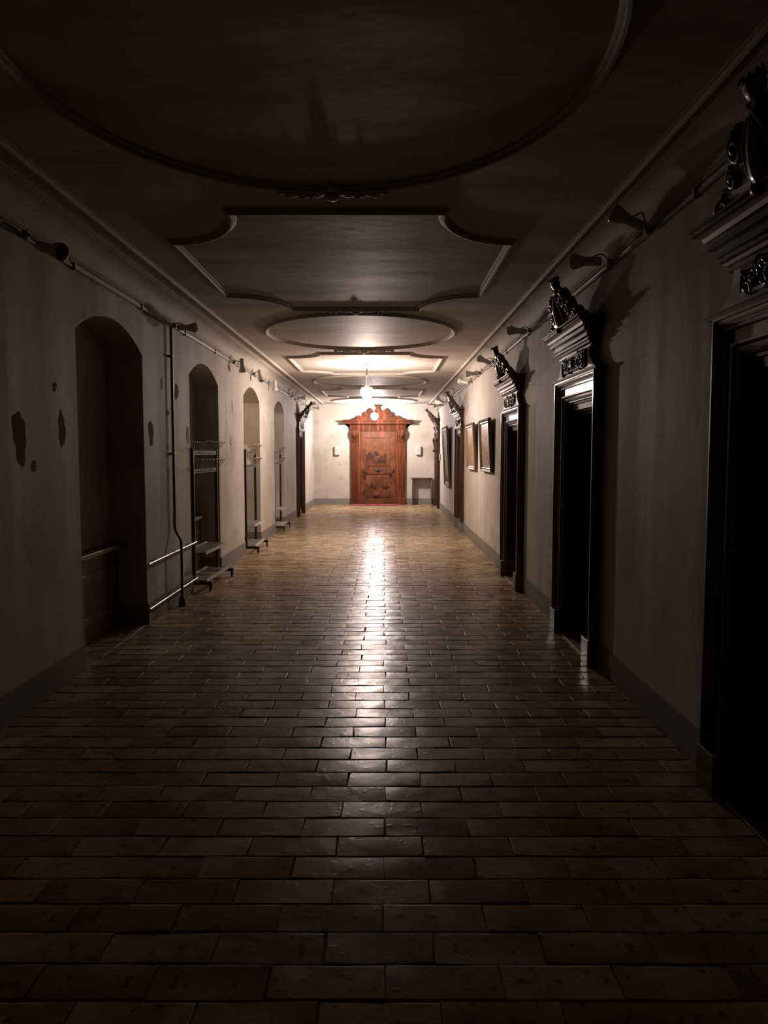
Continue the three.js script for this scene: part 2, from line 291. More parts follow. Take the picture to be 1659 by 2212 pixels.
// ---------- ceiling ----------
tag(mesh('ceiling', bx(XL - TL, XR + TR, H, H + 0.25, -D - 0.3, BACK + 0.3), M.ceil, scene, true), 'glossy off-white plaster ceiling with stucco panels', 'ceiling', null, 'structure');
function cove(x, s) {                                   // coved cornice between wall and ceiling
  const pr = [[0, 2.97], [0.014, 2.97], [0.014, 2.985], [0.022, 2.985]]; for (let i = 0; i <= 10; i++) { const a = i / 10 * Math.PI / 2; pr.push([0.022 + 0.15 * (1 - Math.cos(a)), 2.99 + 0.14 * Math.sin(a)]); }
  pr.push([0.172, 3.137], [0.195, 3.14], [0.195, 3.152], [-0.01, 3.152]);
  const g = new THREE.ExtrudeGeometry(poly(pr.map(([o, h]) => [x + s * o, h])), { depth: D + BACK, bevelEnabled: false }); g.translate(0, 0, -D); return toCreasedNormals(g, 0.5);
}
tag(mesh('trim_1', cove(XL, 1), M.cove, scene), 'plaster cove moulding above the arched niche wall', 'moulding', null, 'structure');
tag(mesh('trim_2', cove(XR, -1), M.cove, scene), 'plaster cove moulding above the dark doorways', 'moulding', null, 'structure');
const STRIP = [[-0.028, 0], [-0.028, 0.01], [-0.016, 0.012], [-0.012, 0.024], [0.0, 0.03], [0.012, 0.024], [0.016, 0.012], [0.028, 0.01], [0.028, 0]];
const BIG = [[-0.036, 0], [-0.036, 0.009], [-0.024, 0.011], [-0.02, 0.026], [-0.006, 0.036], [0.008, 0.033], [0.016, 0.019], [0.027, 0.016], [0.036, 0.008], [0.036, 0]];
const onCeil = (a, b, h) => [a, H - h + 0.001, -b];
tag(mesh('trim_3', sweep([[-1.90, -BACK], [-1.90, D - 0.02]], false, STRIP, onCeil), M.stucco, scene), 'long straight stucco strip on ceiling beside the arched niche wall', 'moulding', null, 'structure');
tag(mesh('trim_4', sweep([[1.385, -BACK], [1.385, D - 0.02]], false, STRIP, onCeil), M.stucco, scene), 'long straight stucco strip on ceiling beside the dark doorways', 'moulding', null, 'structure');
function ellipsePath(c, rx, rz) { const p = []; for (let i = 0; i < 72; i++) { const a = -i / 72 * 2 * Math.PI; p.push([CX + rx * Math.cos(a), c + rz * Math.sin(a)]); } return p; }
function cartouchePath(c, L, sc) {
  const w = 1.235, m = 0.685, q = []; const quarter = []; for (let i = 0; i <= 8; i++) { const a = i / 8 * Math.PI / 2; quarter.push([w - (w - m) * Math.cos(a), L / 2 - sc * Math.sin(a)]); }
  const far = quarter.slice();                                                       // from the middle edge to the corner
  const P = [...far.map(([x, z]) => [x, z]), ...far.slice().reverse().map(([x, z]) => [x, -z]), ...far.map(([x, z]) => [-x, -z]), ...far.slice().reverse().map(([x, z]) => [-x, z])];
  return P.map(([x, z]) => [CX + x, c + z]);
}
function leafOrnament(x, d, w, seed) {
  const g = [], r = rng(seed), y = H - 0.012;
  for (const s of [-1, 1]) { for (let i = 0; i < 7; i++) { const t = (i + 1) / 7; const e = ball(0, 0, 0, 0.055 * (1.1 - 0.5 * t), 0.022, 0.026, 8, 6); e.rotateY(s * (0.5 * Math.sin(i * 2.1))); e.translate(x + s * w * t, y, -d + 0.035 * Math.sin(i * 1.9 + seed)); g.push(e); } const sp = spiral(s * w * 0.55, 0, 0, 0.06, 1.3, 0, s, 0.011, 0.7); sp.rotateX(Math.PI / 2); sp.translate(x, y - 0.01, -d); g.push(sp); }
  g.push(ball(x, y - 0.01, -d, 0.05, 0.04, 0.075), ball(x - 0.06, y - 0.005, -d + 0.04, 0.03, 0.025, 0.05), ball(x + 0.06, y - 0.005, -d + 0.04, 0.03, 0.025, 0.05), ball(x, y - 0.005, -d + 0.09, 0.025, 0.02, 0.05));
  return g;
}
const TRIMS = [
  ['trim_5', ellipsePath(3.2, 1.2, 1.47), 'dim stucco oval ring on ceiling farthest from the lamps', [[4.72, 0.3, 2]]],
  ['trim_6', cartouchePath(6.76, 3.34, 0.72), 'dark stucco cartouche frame on ceiling before the first oval', [[8.5, 0.42, 3]]],
  ['trim_7', ellipsePath(10.15, 1.2, 1.45), 'stucco oval ring on ceiling before the lamp cartouche', [[11.78, 0.42, 5]]],
  ['trim_8', cartouchePath(13.65, 3.04, 0.46), 'stucco cartouche frame on ceiling around the hanging globe lamp', []],
  ['trim_9', ellipsePath(16.85, 1.2, 1.42), 'plain stucco oval ring on ceiling between the two lamps', []],
  ['trim_10', cartouchePath(20.0, 2.9, 0.5), 'stucco cartouche frame on ceiling between ovals near the end wall', []],
  ['trim_11', ellipsePath(22.95, 1.2, 1.28), 'bright stucco oval ring on ceiling around the lamp at the end wall', []],
];
for (const [n, path, label, orn] of TRIMS) { const t = mesh(n, sweep(path, true, BIG, onCeil, 0.7), M.stucco, scene); tag(t, label, 'moulding', null, 'structure'); for (const [d, w, s] of orn) mesh('stucco_leaf', leafOrnament(CX, d, w, s), M.stucco, t); }

// ---------- globe lamps ----------
LAMPS.forEach(([x, y, d], i) => {
  const t = thing('pendant_lamp', i ? 'glowing globe pendant lamp hanging before the reddish end door' : 'glowing globe pendant lamp on chain in middle of corridor ceiling', 'lamp', [x, y, -d], 0, 'pendant globe lamps'); const top = H - y;
  mesh('canopy', lathe([[0.001, top], [0.085, top], [0.085, top - 0.012], [0.07, top - 0.03], [0.035, top - 0.05], [0.012, top - 0.058], [0.001, top - 0.06]], 24), M.brassPale, t);
  const links = [], c0 = 0.30; const nL = 7; for (let k = 0; k < nL; k++) { const l = new THREE.TorusGeometry(0.011, 0.0032, 5, 10); l.scale(0.8, 1.3, 1); if (k % 2) l.rotateY(Math.PI / 2); const yy = c0 + (top - 0.06 - c0) * (k + 0.5) / nL; l.translate(0, yy, 0); links.push(l); }
  mesh('chain', links, M.brass, t);
  mesh('ring', lathe([[0.006, 0.31], [0.02, 0.305], [0.024, 0.29], [0.016, 0.28], [0.006, 0.278]], 14), M.brass, t);
  for (let k = 0; k < 3; k++) { const a = k * 2.094 + 0.4, c = Math.cos(a), s = Math.sin(a); mesh('arm', tube([[0.01 * c, 0.288, 0.01 * s], [0.045 * c, 0.27, 0.045 * s], [0.075 * c, 0.21, 0.075 * s], [0.09 * c, 0.13, 0.09 * s], [0.088 * c, 0.088, 0.088 * s]], 0.0042, 6, 18), M.brass, t); }
  mesh('collar', lathe([[0.082, 0.092], [0.094, 0.094], [0.096, 0.08], [0.086, 0.072], [0.082, 0.092]], 24), M.brass, t);
  mesh('globe', lathe([[0.001, -0.125], [0.03, -0.121], [0.065, -0.105], [0.098, -0.07], [0.115, -0.025], [0.116, 0.01], [0.104, 0.05], [0.085, 0.082], [0.05, 0.1], [0.001, 0.108]], 28), M.globe, t);
  const pl = new THREE.PointLight(LAMP_COLORS[i], LAMP_POWER[i], 0, 2); pl.castShadow = true; pl.shadow.radius = 5; pl.shadow.mapSize.set(1024, 1024); pl.shadow.bias = -0.002; pl.name = 'lamp_light'; t.add(pl);
});

// ---------- carved crest shared by all doorways ----------
const crestHalf = [[0, 0.36], [0.05, 0.38], [0.06, 0.33], [0.09, 0.28], [0.15, 0.265], [0.19, 0.32], [0.235, 0.345], [0.29, 0.325], [0.325, 0.27], [0.315, 0.225], [0.35, 0.24], [0.40, 0.24], [0.445, 0.205], [0.45, 0.155], [0.43, 0.105], [0.50, 0.12], [0.575, 0.13], [0.64, 0.105], [0.67, 0.06], [0.73, 0.06], [0.80, 0.02], [0.81, -0.005]];
function crest(parent, m, sx, sy, z, y, lean, thick = 0.07, crownW = 1) {
  const R = crestHalf.map(([a, b]) => [a * sx, b * sy]), Lf = R.slice(1).reverse().map(([a, b]) => [-a, b]);
  const g = extrude(poly([...R.slice().reverse(), ...Lf.slice().reverse()]), thick, 0.014);
  const c = mesh('crest', toCreasedNormals(g, 0.6), m, parent); c.position.set(0, y, z); c.rotation.x = lean;
  const zf = thick;
  for (const s of [-1, 1]) {
    mesh('scroll', [spiral(s * 0.25 * sx, 0.255 * sy, zf, 0.075 * Math.sqrt(sx), 1.4, Math.PI / 2, -s, 0.016), ball(s * 0.25 * sx, 0.255 * sy, zf + 0.01, 0.025)], m, c);
    mesh('scroll', [spiral(s * 0.375 * sx, 0.15 * sy, zf, 0.055 * Math.sqrt(sx), 1.3, Math.PI / 2, -s, 0.014), ball(s * 0.375 * sx, 0.15 * sy, zf + 0.008, 0.02)], m, c);
    mesh('scroll', [spiral(s * 0.55 * sx, 0.062 * sy, zf, 0.052 * Math.sqrt(sx), 1.2, Math.PI / 2, -s, 0.013), tube([[s * 0.58 * sx, 0.1 * sy, zf], [s * 0.66 * sx, 0.07 * sy, zf + 0.01], [s * 0.72 * sx, 0.035 * sy, zf], [s * 0.77 * sx, 0.02 * sy, zf]], 0.014, 6, 14)], m, c);
  }
  const bw = 0.098 * Math.sqrt(sx), bossG = lathe([[0.001, 0.02], [0.5, 0.03], [0.85, 0.1], [1, 0.22], [0.97, 0.4], [0.82, 0.6], [0.6, 0.78], [0.42, 0.9], [0.3, 0.98], [0.001, 1]], 22); bossG.scale(bw, 0.33 * sy, 0.07); bossG.computeVertexNormals(); bossG.translate(0, 0.01, zf - 0.008);
  mesh('boss', [bossG, ball(-0.05, 0.03 * sy, zf + 0.025, 0.026, 0.034, 0.03), ball(0.05, 0.03 * sy, zf + 0.025, 0.026, 0.034, 0.03), ball(0, 0.02 * sy, zf + 0.05, 0.03, 0.025, 0.03), ...[-1, 1].map((s) => tube([[s * 0.3 * bw, 0.33 * sy, zf], [s * 1.0 * bw, 0.25 * sy, zf + 0.012], [s * 1.25 * bw, 0.14 * sy, zf + 0.012], [s * 1.05 * bw, 0.05 * sy, zf + 0.012], [s * 1.3 * bw, 0.0, zf]], 0.015, 7, 26))], m, c);
  const cr = [], kw = crownW; const lt = lathe([[0.001, 0], [0.042, 0], [0.05, 0.025], [0.04, 0.045], [0.052, 0.07], [0.06 * kw, 0.085], [0.058 * kw, 0.11], [0.066 * kw, 0.125], [0.001, 0.132]], 14); lt.scale(1, 1, 0.62); cr.push(lt);
  for (let i = 0; i < 9; i++) { const a = i / 9 * 2 * Math.PI + 0.2; const b = new THREE.ConeGeometry(0.015, 0.026, 6); b.translate(0.058 * kw * Math.cos(a), 0.135 + 0.006 * Math.sin(i * 5), 0.058 * kw * 0.62 * Math.sin(a)); cr.push(b); }
  const crown = mesh('crown', cr, m, c); crown.position.set(0, 0.335 * sy, thick / 2); return c;
}
// ---------- dark carved doorways ----------
const ARCH = [[0, -0.20], [0, 0.024], [0.008, 0.03], [0.022, 0.034], [0.034, 0.048], [0.046, 0.05], [0.046, 0.036], [0.054, 0.032], [0.104, 0.032], [0.108, 0.046], [0.122, 0.05], [0.134, 0.064], [0.148, 0.072], [0.158, 0.074], [0.158, 0.084], [0.172, 0.084], [0.172, 0]];
const CORN = [[0, 2.405], [0.02, 2.405], [0.02, 2.418], [0.008, 2.42], [0.008, 2.428], [0.03, 2.432], [0.038, 2.446], [0.05, 2.452], [0.05, 2.462], [0.036, 2.465], [0.036, 2.472], [0.06, 2.476], [0.06, 2.50], [0.052, 2.502], [0.052, 2.51], [0.09, 2.514], [0.09, 2.54], [0.08, 2.542], [0.08, 2.548], [0.10, 2.552], [0.108, 2.57], [0.125, 2.582], [0.14, 2.588], [0.14, 2.596], [0.132, 2.598], [0.132, 2.603], [0.15, 2.606], [0.15, 2.62], [-0.02, 2.62]];
const xy = (a, b, h) => [a, b, h];
function portal(n, label, p, x, turn, m, leafM, opts = {}) {
  const t = new THREE.Group(); t.name = `door_${n}`; taken.set(t.name, 1); t.position.set(x, 0, -p.c); t.rotation.y = turn; scene.add(t); tag(t, label, 'doorway', 'carved dark doorways', 'structure');
  const y = p.sy, h = OPEN_HALF, ot = OPEN_TOP * y;
  for (const s of [-1, 1]) mesh('plinth', s < 0 ? bx(-h - 0.185, -h + 0.004, 0, 0.2, -0.2, 0.092, 0.004) : bx(h - 0.004, h + 0.185, 0, 0.2, -0.2, 0.092, 0.004), opts.plinth || M.base, t);
  mesh('architrave', sweep([[h, 0.2], [h, ot], [-h, ot], [-h, 0.2]], false, ARCH, xy, 0.45), m, t);
  mesh('lintel_moulding', sweep([[-h, ot], [h, ot]], false, [[-0.005, 0.01], [0.012, 0.012], [0.016, -0.006], [0.03, -0.01], [0.034, -0.026], [0.078, -0.03], [0.084, -0.05], [0.094, -0.056], [0.10, -0.075], [0.12, -0.085], [0.12, -0.24], [-0.005, -0.24]], xy, 0.7), m, t);
  const ly = ot + 0.172;                                   // top of architrave
  mesh('head_moulding', sweep([[0.66, 0], [0.66, 0.03], [-0.66, 0.03], [-0.66, 0]], false, [[-0.02, ly - 0.002], [0.055, ly - 0.002], [0.062, ly + 0.008], [0.06, ly + 0.018], [0.03, ly + 0.022], [0.02, ly + 0.034], [-0.02, ly + 0.036]], (a, b, hh) => [a, hh, b], 0.5), m, t);
  const f0 = ly + 0.03, f1 = 2.41 * y, fw = 0.47, fb = 0.6, fp = []; for (let i = 0; i <= 10; i++) { const q = i / 10, k = Math.pow(1 - q, 2.4); fp.push([fw + (fb - fw) * k, f0 + (f1 - f0) * q]); }
  const fr = mesh('frieze', toCreasedNormals(extrude(poly([...fp, ...fp.slice().reverse().map(([a, b]) => [-a, b])]), 0.07, 0.006), 0.5), m, t);
  mesh('panel_frame', sweep([[-0.38, f0 + 0.02], [-0.38, f1 - 0.015], [0.38, f1 - 0.015], [0.38, f0 + 0.02]], true, [[0, 0.065], [0, 0.082], [0.012, 0.088], [0.022, 0.08], [0.022, 0.065]], xy, 0.5), m, fr);
  const cv = [], r = rng(500 + n), fm = (f0 + f1) / 2, fh = (f1 - f0) * 0.4; cv.push(ball(0, fm, 0.07, 0.045, fh, 0.035, 12, 8));
  for (const s of [-1, 1]) { cv.push(spiral(s * 0.13, fm, 0.074, fh * 0.8, 1.3, Math.PI / 2, -s, 0.008)); cv.push(spiral(s * 0.27, fm, 0.074, fh * 0.75, 1.2, -Math.PI / 2, s, 0.007)); for (let i = 0; i < 34; i++) { const e = ball(0, 0, 0, 0.016 + 0.02 * r(), 0.006 + 0.006 * r(), 0.014 + 0.012 * r(), 7, 5); e.rotateZ(r() * 3.14); e.translate(s * (0.05 + 0.31 * r()), fm + (r() - 0.5) * 2.0 * fh, 0.072); cv.push(e); } }
  mesh('carving', cv, m, fr);
  const co = mesh('cornice', sweep([[0.5, 0], [0.5, 0.055], [-0.5, 0.055], [-0.5, 0]], false, CORN.map(([o, hh]) => [o, hh * y]), (a, b, hh) => [a, hh, b], 0.4), m, t);
  mesh('cornice_top', bx(-0.64, 0.64, 2.612 * y, 2.624 * y, 0.0, 0.196), m, t);
  crest(t, m, 0.66, 0.86, 0.075, 2.62 * y, p.lean, 0.07);
  // lining, leaf and threshold
  mesh('jamb_lining', [bx(-h - 0.03, -h + 0.002, 0, ot, -0.34, -0.19), bx(h - 0.002, h + 0.03, 0, ot, -0.34, -0.19), bx(-h, h, ot - 0.002, ot + 0.03, -0.34, -0.19)], leafM, t);
  const lf = mesh('door_leaf', bx(-h, h, 0.012, ot, -0.30, -0.265), leafM, t); const z0 = -0.266, z1 = -0.238;
  for (const s of [-1, 1]) mesh('stile', bx(s < 0 ? -h : h - 0.13, s < 0 ? -h + 0.13 : h, 0.012, ot, z0, z1, 0.004), leafM, lf);
  for (const [a, b] of [[0.012, 0.22], [0.92, 1.08], [ot - 0.15, ot]]) mesh('rail', bx(-h + 0.13, h - 0.13, a, b, z0, z1, 0.004), leafM, lf);
  for (const [a, b] of [[0.3, 0.84], [1.16, ot - 0.23]]) mesh('panel', bx(-h + 0.2, h - 0.2, a, b, z0 - 0.005, z1 - 0.008, 0.012), leafM, lf);
  mesh('handle', [ball(h - 0.07, 1.0, z1 + 0.03, 0.022), rod([h - 0.07, 1.0, z1], [h - 0.07, 1.0, z1 + 0.03], 0.008), bx(h - 0.09, h - 0.05, 0.93, 1.07, z1 - 0.002, z1 + 0.006)], M.iron, lf);
  mesh('threshold', bx(-h, h, -0.002, 0.014, -0.34, 0.05, 0.003), M.sillWood, t);
  if (opts.figures) for (const s of [-1, 1]) {             // carved herm brackets on both jambs
    const g = lathe([[0.001, 2.42], [0.075, 2.42], [0.075, 2.37], [0.045, 2.33], [0.03, 2.28], [0.045, 2.24], [0.05, 2.19], [0.036, 2.14], [0.045, 2.11], [0.085, 2.06], [0.1, 1.98], [0.09, 1.9], [0.065, 1.82], [0.055, 1.74], [0.06, 1.7], [0.001, 1.69]], 14); g.scale(0.8, 1, 0.85);
    g.translate(s * (h + 0.085), 0, 0.06); mesh('herm_bracket', [g, ball(s * (h + 0.085), 1.69, 0.11, 0.038), ball(s * (h + 0.085) - 0.05, 2.0, 0.12, 0.03, 0.06, 0.03), ball(s * (h + 0.085) + 0.05, 2.0, 0.12, 0.03, 0.06, 0.03)], m, t);
  }
  if (opts.stay) mesh('stay_rod', [tube([[0, 3.06, 0.33], [0, 3.055, 0.2], [0, 3.04, 0.09], [0, 2.98, 0.05], [0, 2.9, 0.035], [0, 2.64, 0.03]], 0.009, 6, 24)], M.iron, t);
  return t;
}
const RT = -Math.PI / 2;
portal(1, 'black carved doorway sunk in near darkness, farthest from the lamps', PORTALS[0], XR, RT, M.dark, M.leaf, { plinth: M.dark });
portal(2, 'black carved doorway with crowned crest between darkest doorway and picture group', PORTALS[1], XR, RT, M.dark, M.leaf, { plinth: M.dark });
portal(3, 'black carved doorway beside the framed picture pair, with pale threshold', PORTALS[2], XR, RT, M.dark, M.leaf);
portal(4, 'brown carved doorway between the tall narrow picture and the picture pair', PORTALS[3], XR, RT, M.dark, M.leaf);
portal(5, 'dark carved doorway with herm brackets next to end wall bench', PORTALS[4], XR, RT, M.dark, M.leaf, { figures: true, stay: true, plinth: M.dark });
portal(6, 'dark brown carved doorway on the niche wall past the coat racks', PORTAL_L, XL, Math.PI / 2, M.dark, M.leaf, { plinth: M.dark });

// ---------- reddish end door ----------
{
  const t = new THREE.Group(); t.name = 'door_7'; t.position.set(-0.21, 0, -D); scene.add(t); tag(t, 'reddish brown carved wooden door with scrolled pediment on the end wall', 'door', null, 'structure');
  const ow = 0.85, iw = 0.605, top = 2.36, m = M.red;
  for (const s of [-1, 1]) {
    const pl = mesh('pilaster', [bx(s < 0 ? -ow : iw, s < 0 ? -iw : ow, 0, 1.98, 0, 0.10, 0.006), bx(s < 0 ? -ow - 0.015 : iw - 0.005, s < 0 ? -iw + 0.005 : ow + 0.015, 0, 0.2, 0, 0.12, 0.006)], m, t);
    for (let k = 0; k < 5; k++) { const x = s * (iw + 0.04 + k * 0.041); mesh('flute', rod([x, 0.26, 0.099], [x, 1.92, 0.099], 0.011, 8), m, pl); }
    const cx = s * (iw + ow) / 2;
    const sh = new THREE.Shape(); sh.moveTo(0, 0); sh.lineTo(0.10, 0); sh.bezierCurveTo(0.12, 0.05, 0.13, 0.1, 0.17, 0.16); sh.bezierCurveTo(0.24, 0.22, 0.24, 0.36, 0.16, 0.38); sh.lineTo(0, 0.38); sh.closePath();
    const g = extrude(sh, 0.225, 0.012); g.rotateY(-Math.PI / 2); g.translate(cx + 0.1125, 1.98, 0);
    const con = mesh('console', toCreasedNormals(g, 0.5), m, t);
    mesh('carving', [ball(cx, 2.2, 0.2, 0.07, 0.1, 0.04, 12, 8), ball(cx - 0.045, 2.27, 0.2, 0.035, 0.04, 0.04), ball(cx + 0.045, 2.27, 0.2, 0.035, 0.04, 0.04), ball(cx, 2.1, 0.15, 0.05, 0.05, 0.03), bx(cx - 0.11, cx + 0.11, 1.965, 1.99, 0, 0.13, 0.005)], m, con);
  }
  mesh('door_frame', [bx(-iw, -iw + 0.06, 0, top, 0, 0.075, 0.004), bx(iw - 0.06, iw, 0, top, 0, 0.075, 0.004), bx(-iw, iw, 2.31, top, 0, 0.085, 0.004)], m, t);
  mesh('cornice', sweep([[0.86, 0], [0.86, 0.09], [-0.86, 0.09], [-0.86, 0]], false, [[0, 2.36], [0.012, 2.36], [0.012, 2.385], [0.03, 2.39], [0.03, 2.415], [0.014, 2.42], [0.014, 2.45], [0.02, 2.475], [0.04, 2.505], [0.06, 2.52], [0.075, 2.525], [0.19, 2.527], [0.19, 2.585], [0.2, 2.59], [0.205, 2.605], [0.225, 2.615], [0.225, 2.648], [-0.02, 2.648]].map(([o, h]) => [o, h]), (a, b, h) => [a, h, b], 0.4), m, t);
  mesh('cornice_top', bx(-1.06, 1.06, 2.638, 2.652, 0, 0.30), m, t);
  crest(t, m, 1.0, 0.95, 0.12, 2.648, 0.12, 0.08, 1.9);
  const L0 = -iw + 0.06, L1 = iw - 0.06, lw = L1 - L0;
  const lg = bx(L0, L1, 0.02, 2.30, 0.0, 0.03); const lu = clean(lg); const p = lu.attributes.position, uv = lu.attributes.uv; for (let i = 0; i < p.count; i++) uv.setXY(i, (p.getX(i) - L0) / lw, p.getY(i) / 2.3);
  const leaf = meshUV('door_leaf', lu, M.veneer, t);
  const vene = (name, g) => { g = clean(g); const pp = g.attributes.position, uu = g.attributes.uv || new THREE.BufferAttribute(new Float32Array(pp.count * 2), 2); for (let i = 0; i < pp.count; i++) uu.setXY(i, (pp.getX(i) - L0) / lw, pp.getY(i) / 2.3); g.setAttribute('uv', uu); return meshUV(name, g, M.veneer, leaf); };
  for (const s of [0, 1]) vene('stile', bx(s ? L1 - 0.13 : L0, s ? L1 : L0 + 0.13, 0.02, 2.3, 0.028, 0.05, 0.004));
  for (const [a, b] of [[0.02, 0.2], [0.965, 1.17], [2.1, 2.3]]) vene('rail', bx(L0 + 0.13, L1 - 0.13, a, b, 0.028, 0.05, 0.004));
  for (const [a, b] of [[0.23, 0.935], [1.2, 2.07]]) vene('panel', bx(L0 + 0.16, L1 - 0.16, a, b, 0.02, 0.044, 0.01));
  const ros = []; for (let i = 0; i < 8; i++) { const a = i / 8 * 2 * Math.PI; ros.push(ball(0.062 * Math.cos(a), 1.075 + 0.04 * Math.sin(a), 0.058, 0.03, 0.02, 0.01, 8, 6)); } ros.push(ball(0, 1.075, 0.065, 0.045, 0.03, 0.02), ball(0, 1.075, 0.085, 0.02));
  mesh('lock_rosette', ros, M.iron, leaf);
  mesh('handle', [ball(0.475, 1.06, 0.055, 0.024, 0.05, 0.012), ball(0.475, 1.105, 0.055, 0.012, 0.03, 0.01), rod([0.475, 1.07, 0.055], [0.475, 1.07, 0.1], 0.009), rod([0.475, 1.07, 0.1], [0.40, 1.07, 0.1], 0.009)], M.iron, leaf);
  const mat = mesh('door_mat', bx(-1.07, 0.52, 0.001, 0.022, -D + 0.13, -D + 0.55, 0.006), M.redmat, scene, true); tag(mat, 'dark red mat on floor before the reddish end door', 'mat');
}

// ---------- end wall fittings ----------
function dispenser(x, y, label) {
  const t = thing('wall_dispenser', label, 'dispenser', [x, y, -D], 0, 'white dispensers on the end wall');
  mesh('housing', new RoundedBoxGeometry(0.17, 0.29, 0.09, 3, 0.028).translate(0, 0, 0.045), M.white, t);
  mesh('window', new RoundedBoxGeometry(0.05, 0.022, 0.01, 2, 0.004).translate(0.01, 0.005, 0.09), M.greyPlastic, t); mesh('nozzle', bx(-0.05, 0.05, -0.15, -0.128, 0.02, 0.075, 0.004), M.greyPlastic, t);
}
dispenser(-1.49, 1.70, 'small white wall dispenser above the socket on end wall');
dispenser(1.055, 1.70, 'small white wall dispenser above the grey bench on end wall');
{ const t = thing('wall_socket', 'small white wall socket between dispenser and reddish end door', 'socket', [-1.39, 1.305, -D]); mesh('plate', new RoundedBoxGeometry(0.08, 0.11, 0.012, 2, 0.005).translate(0, 0, 0.006), M.white, t); mesh('insert', lathe([[0.001, 0], [0.02, 0], [0.022, 0.006], [0.001, 0.004]], 12).rotateX(Math.PI / 2).translate(0, 0.015, 0.012), M.greyPlastic, t); }
{ const t = thing('light_switch', 'white switch box on wall beside the doorway with herm brackets', 'switch', [XR, 1.5, -22.35], RT); mesh('plate', new RoundedBoxGeometry(0.11, 0.2, 0.045, 2, 0.008).translate(0, 0, 0.0225), M.white, t); mesh('rocker', new RoundedBoxGeometry(0.05, 0.06, 0.012, 2, 0.004).translate(0, 0.03, 0.048), M.pale, t); }
{
  const t = thing('console_table', 'narrow grey wooden table standing against end wall', 'table', [1.165, 0, -D + 0.125]);
  mesh('table_top', bx(-0.335, 0.335, 0.815, 0.85, -0.11, 0.11, 0.005), M.tableTop, t);
  for (const s of [-1, 1]) mesh('side_panel', bx(s < 0 ? -0.31 : 0.28, s < 0 ? -0.28 : 0.31, 0, 0.815, -0.10, 0.09, 0.004), M.tableWood, t);
  for (const s of [-1, 1]) mesh('corner_bracket', extrude(poly([[0, 0], [s * 0.05, 0], [0, -0.09]]), 0.02).translate(s < 0 ? 0.28 : -0.28, 0.815, 0.05), M.tableTop, t);
}

// ---------- pictures ----------
function picture(label, a, b, y0, y1, seed, m, fwid, pal) {
  const w = b - a, h = y1 - y0, c = (a + b) / 2; const t = thing('framed_picture', label, 'picture', [XR, y0, -c], RT, 'old framed pictures');
  const g = new THREE.Group(); g.name = 'frame_assembly'; const tilt = 0.055;
  const fr = mesh('frame', sweep([[-w / 2, 0], [-w / 2, h], [w / 2, h], [w / 2, 0]], true, [[0, 0], [0, 0.038], [0.012, 0.05], [0.024, 0.046], [fwid * 0.55, 0.03], [fwid * 0.75, 0.034], [fwid * 0.86, 0.03], [fwid, 0.016], [fwid, 0]], (x, y, z) => [x, y * Math.cos(tilt) - z * Math.sin(tilt), 0.012 + y * Math.sin(tilt) + z * Math.cos(tilt)], 0.4), m, t);
  const na = fbm(3, 4, 5, seed, 0.6), nb = fbm(9, 9, 4, seed + 5, 0.6);
  const ct = tex(256, 256, (u, v) => { const k = na(u, v), q = nb(u, v); let col = mix(pal[0], pal[1], step(0.35, 0.65, k)); const hor = 0.45 + 0.1 * (na(u, 0.3) - 0.5); col = mix(col, pal[2], step(hor - 0.06, hor + 0.1, v) * 0.65); return mix(col, [0.14, 0.11, 0.08], 0.5 * step(0.56, 0.7, q)); }, true);
  const cg = clean(new THREE.BoxGeometry(w - 2 * fwid + 0.02, h - 2 * fwid + 0.02, 0.012)); cg.rotateX(tilt); cg.translate(0, h / 2, 0.012 + Math.sin(tilt) * h / 2 + 0.014);
  meshUV('canvas', cg, std({ map: ct, roughness: 0.28, specularIntensity: 0.7 }), t); 
}
picture('brown framed picture hung nearest the doorway with pale threshold', 11.43, 12.62, 1.32, 2.13, 61, M.frameDark, 0.075, [[0.42, 0.36, 0.29], [0.55, 0.47, 0.37], [0.56, 0.50, 0.42]]);
picture('light brown framed picture hung second from the doorway with pale threshold', 13.47, 14.68, 1.31, 2.14, 67, M.gilt, 0.075, [[0.46, 0.39, 0.29], [0.55, 0.46, 0.34], [0.58, 0.51, 0.41]]);
picture('tall dark framed picture hung between brown doorway and end doorway', 18.75, 20.25, 0.78, 2.27, 71, M.frameDark, 0.11, [[0.22, 0.18, 0.14], [0.30, 0.24, 0.17], [0.28, 0.23, 0.17]]);

// ---------- lighting tracks and spotlights ----------
function track(x, s, label) {
  const t = thing('lighting_track', label, 'track', [x, 2.925, 0]);
  mesh('rail', bx(s > 0 ? 0 : -0.022, s > 0 ? 0.022 : 0, -0.009, 0.009, -D + 0.4, BACK - 0.2), M.greyPlastic, t);
  mesh('cable', rod([s * 0.012, 0.02, -D + 0.4], [s * 0.012, 0.02, BACK - 0.2], 0.005, 6), M.black, t);
  for (let d = 1; d < D - 1; d += 1.55) mesh('clip', bx(s > 0 ? 0 : -0.03, s > 0 ? 0.03 : 0, -0.02, 0.03, -d - 0.012, -d + 0.012), M.greyPlastic, t);
}
track(XL, 1, 'thin wall track for spotlights above the arched niches'); track(XR, -1, 'thin wall track for spotlights above the dark doorways');
const SPOT_PROF = [[0.001, -0.085], [0.024, -0.083], [0.031, -0.07], [0.031, 0.02], [0.034, 0.04], [0.05, 0.085], [0.055, 0.115], [0.055, 0.122], [0.048, 0.122], [0.044, 0.09], [0.026, 0.05], [0.001, 0.045]];
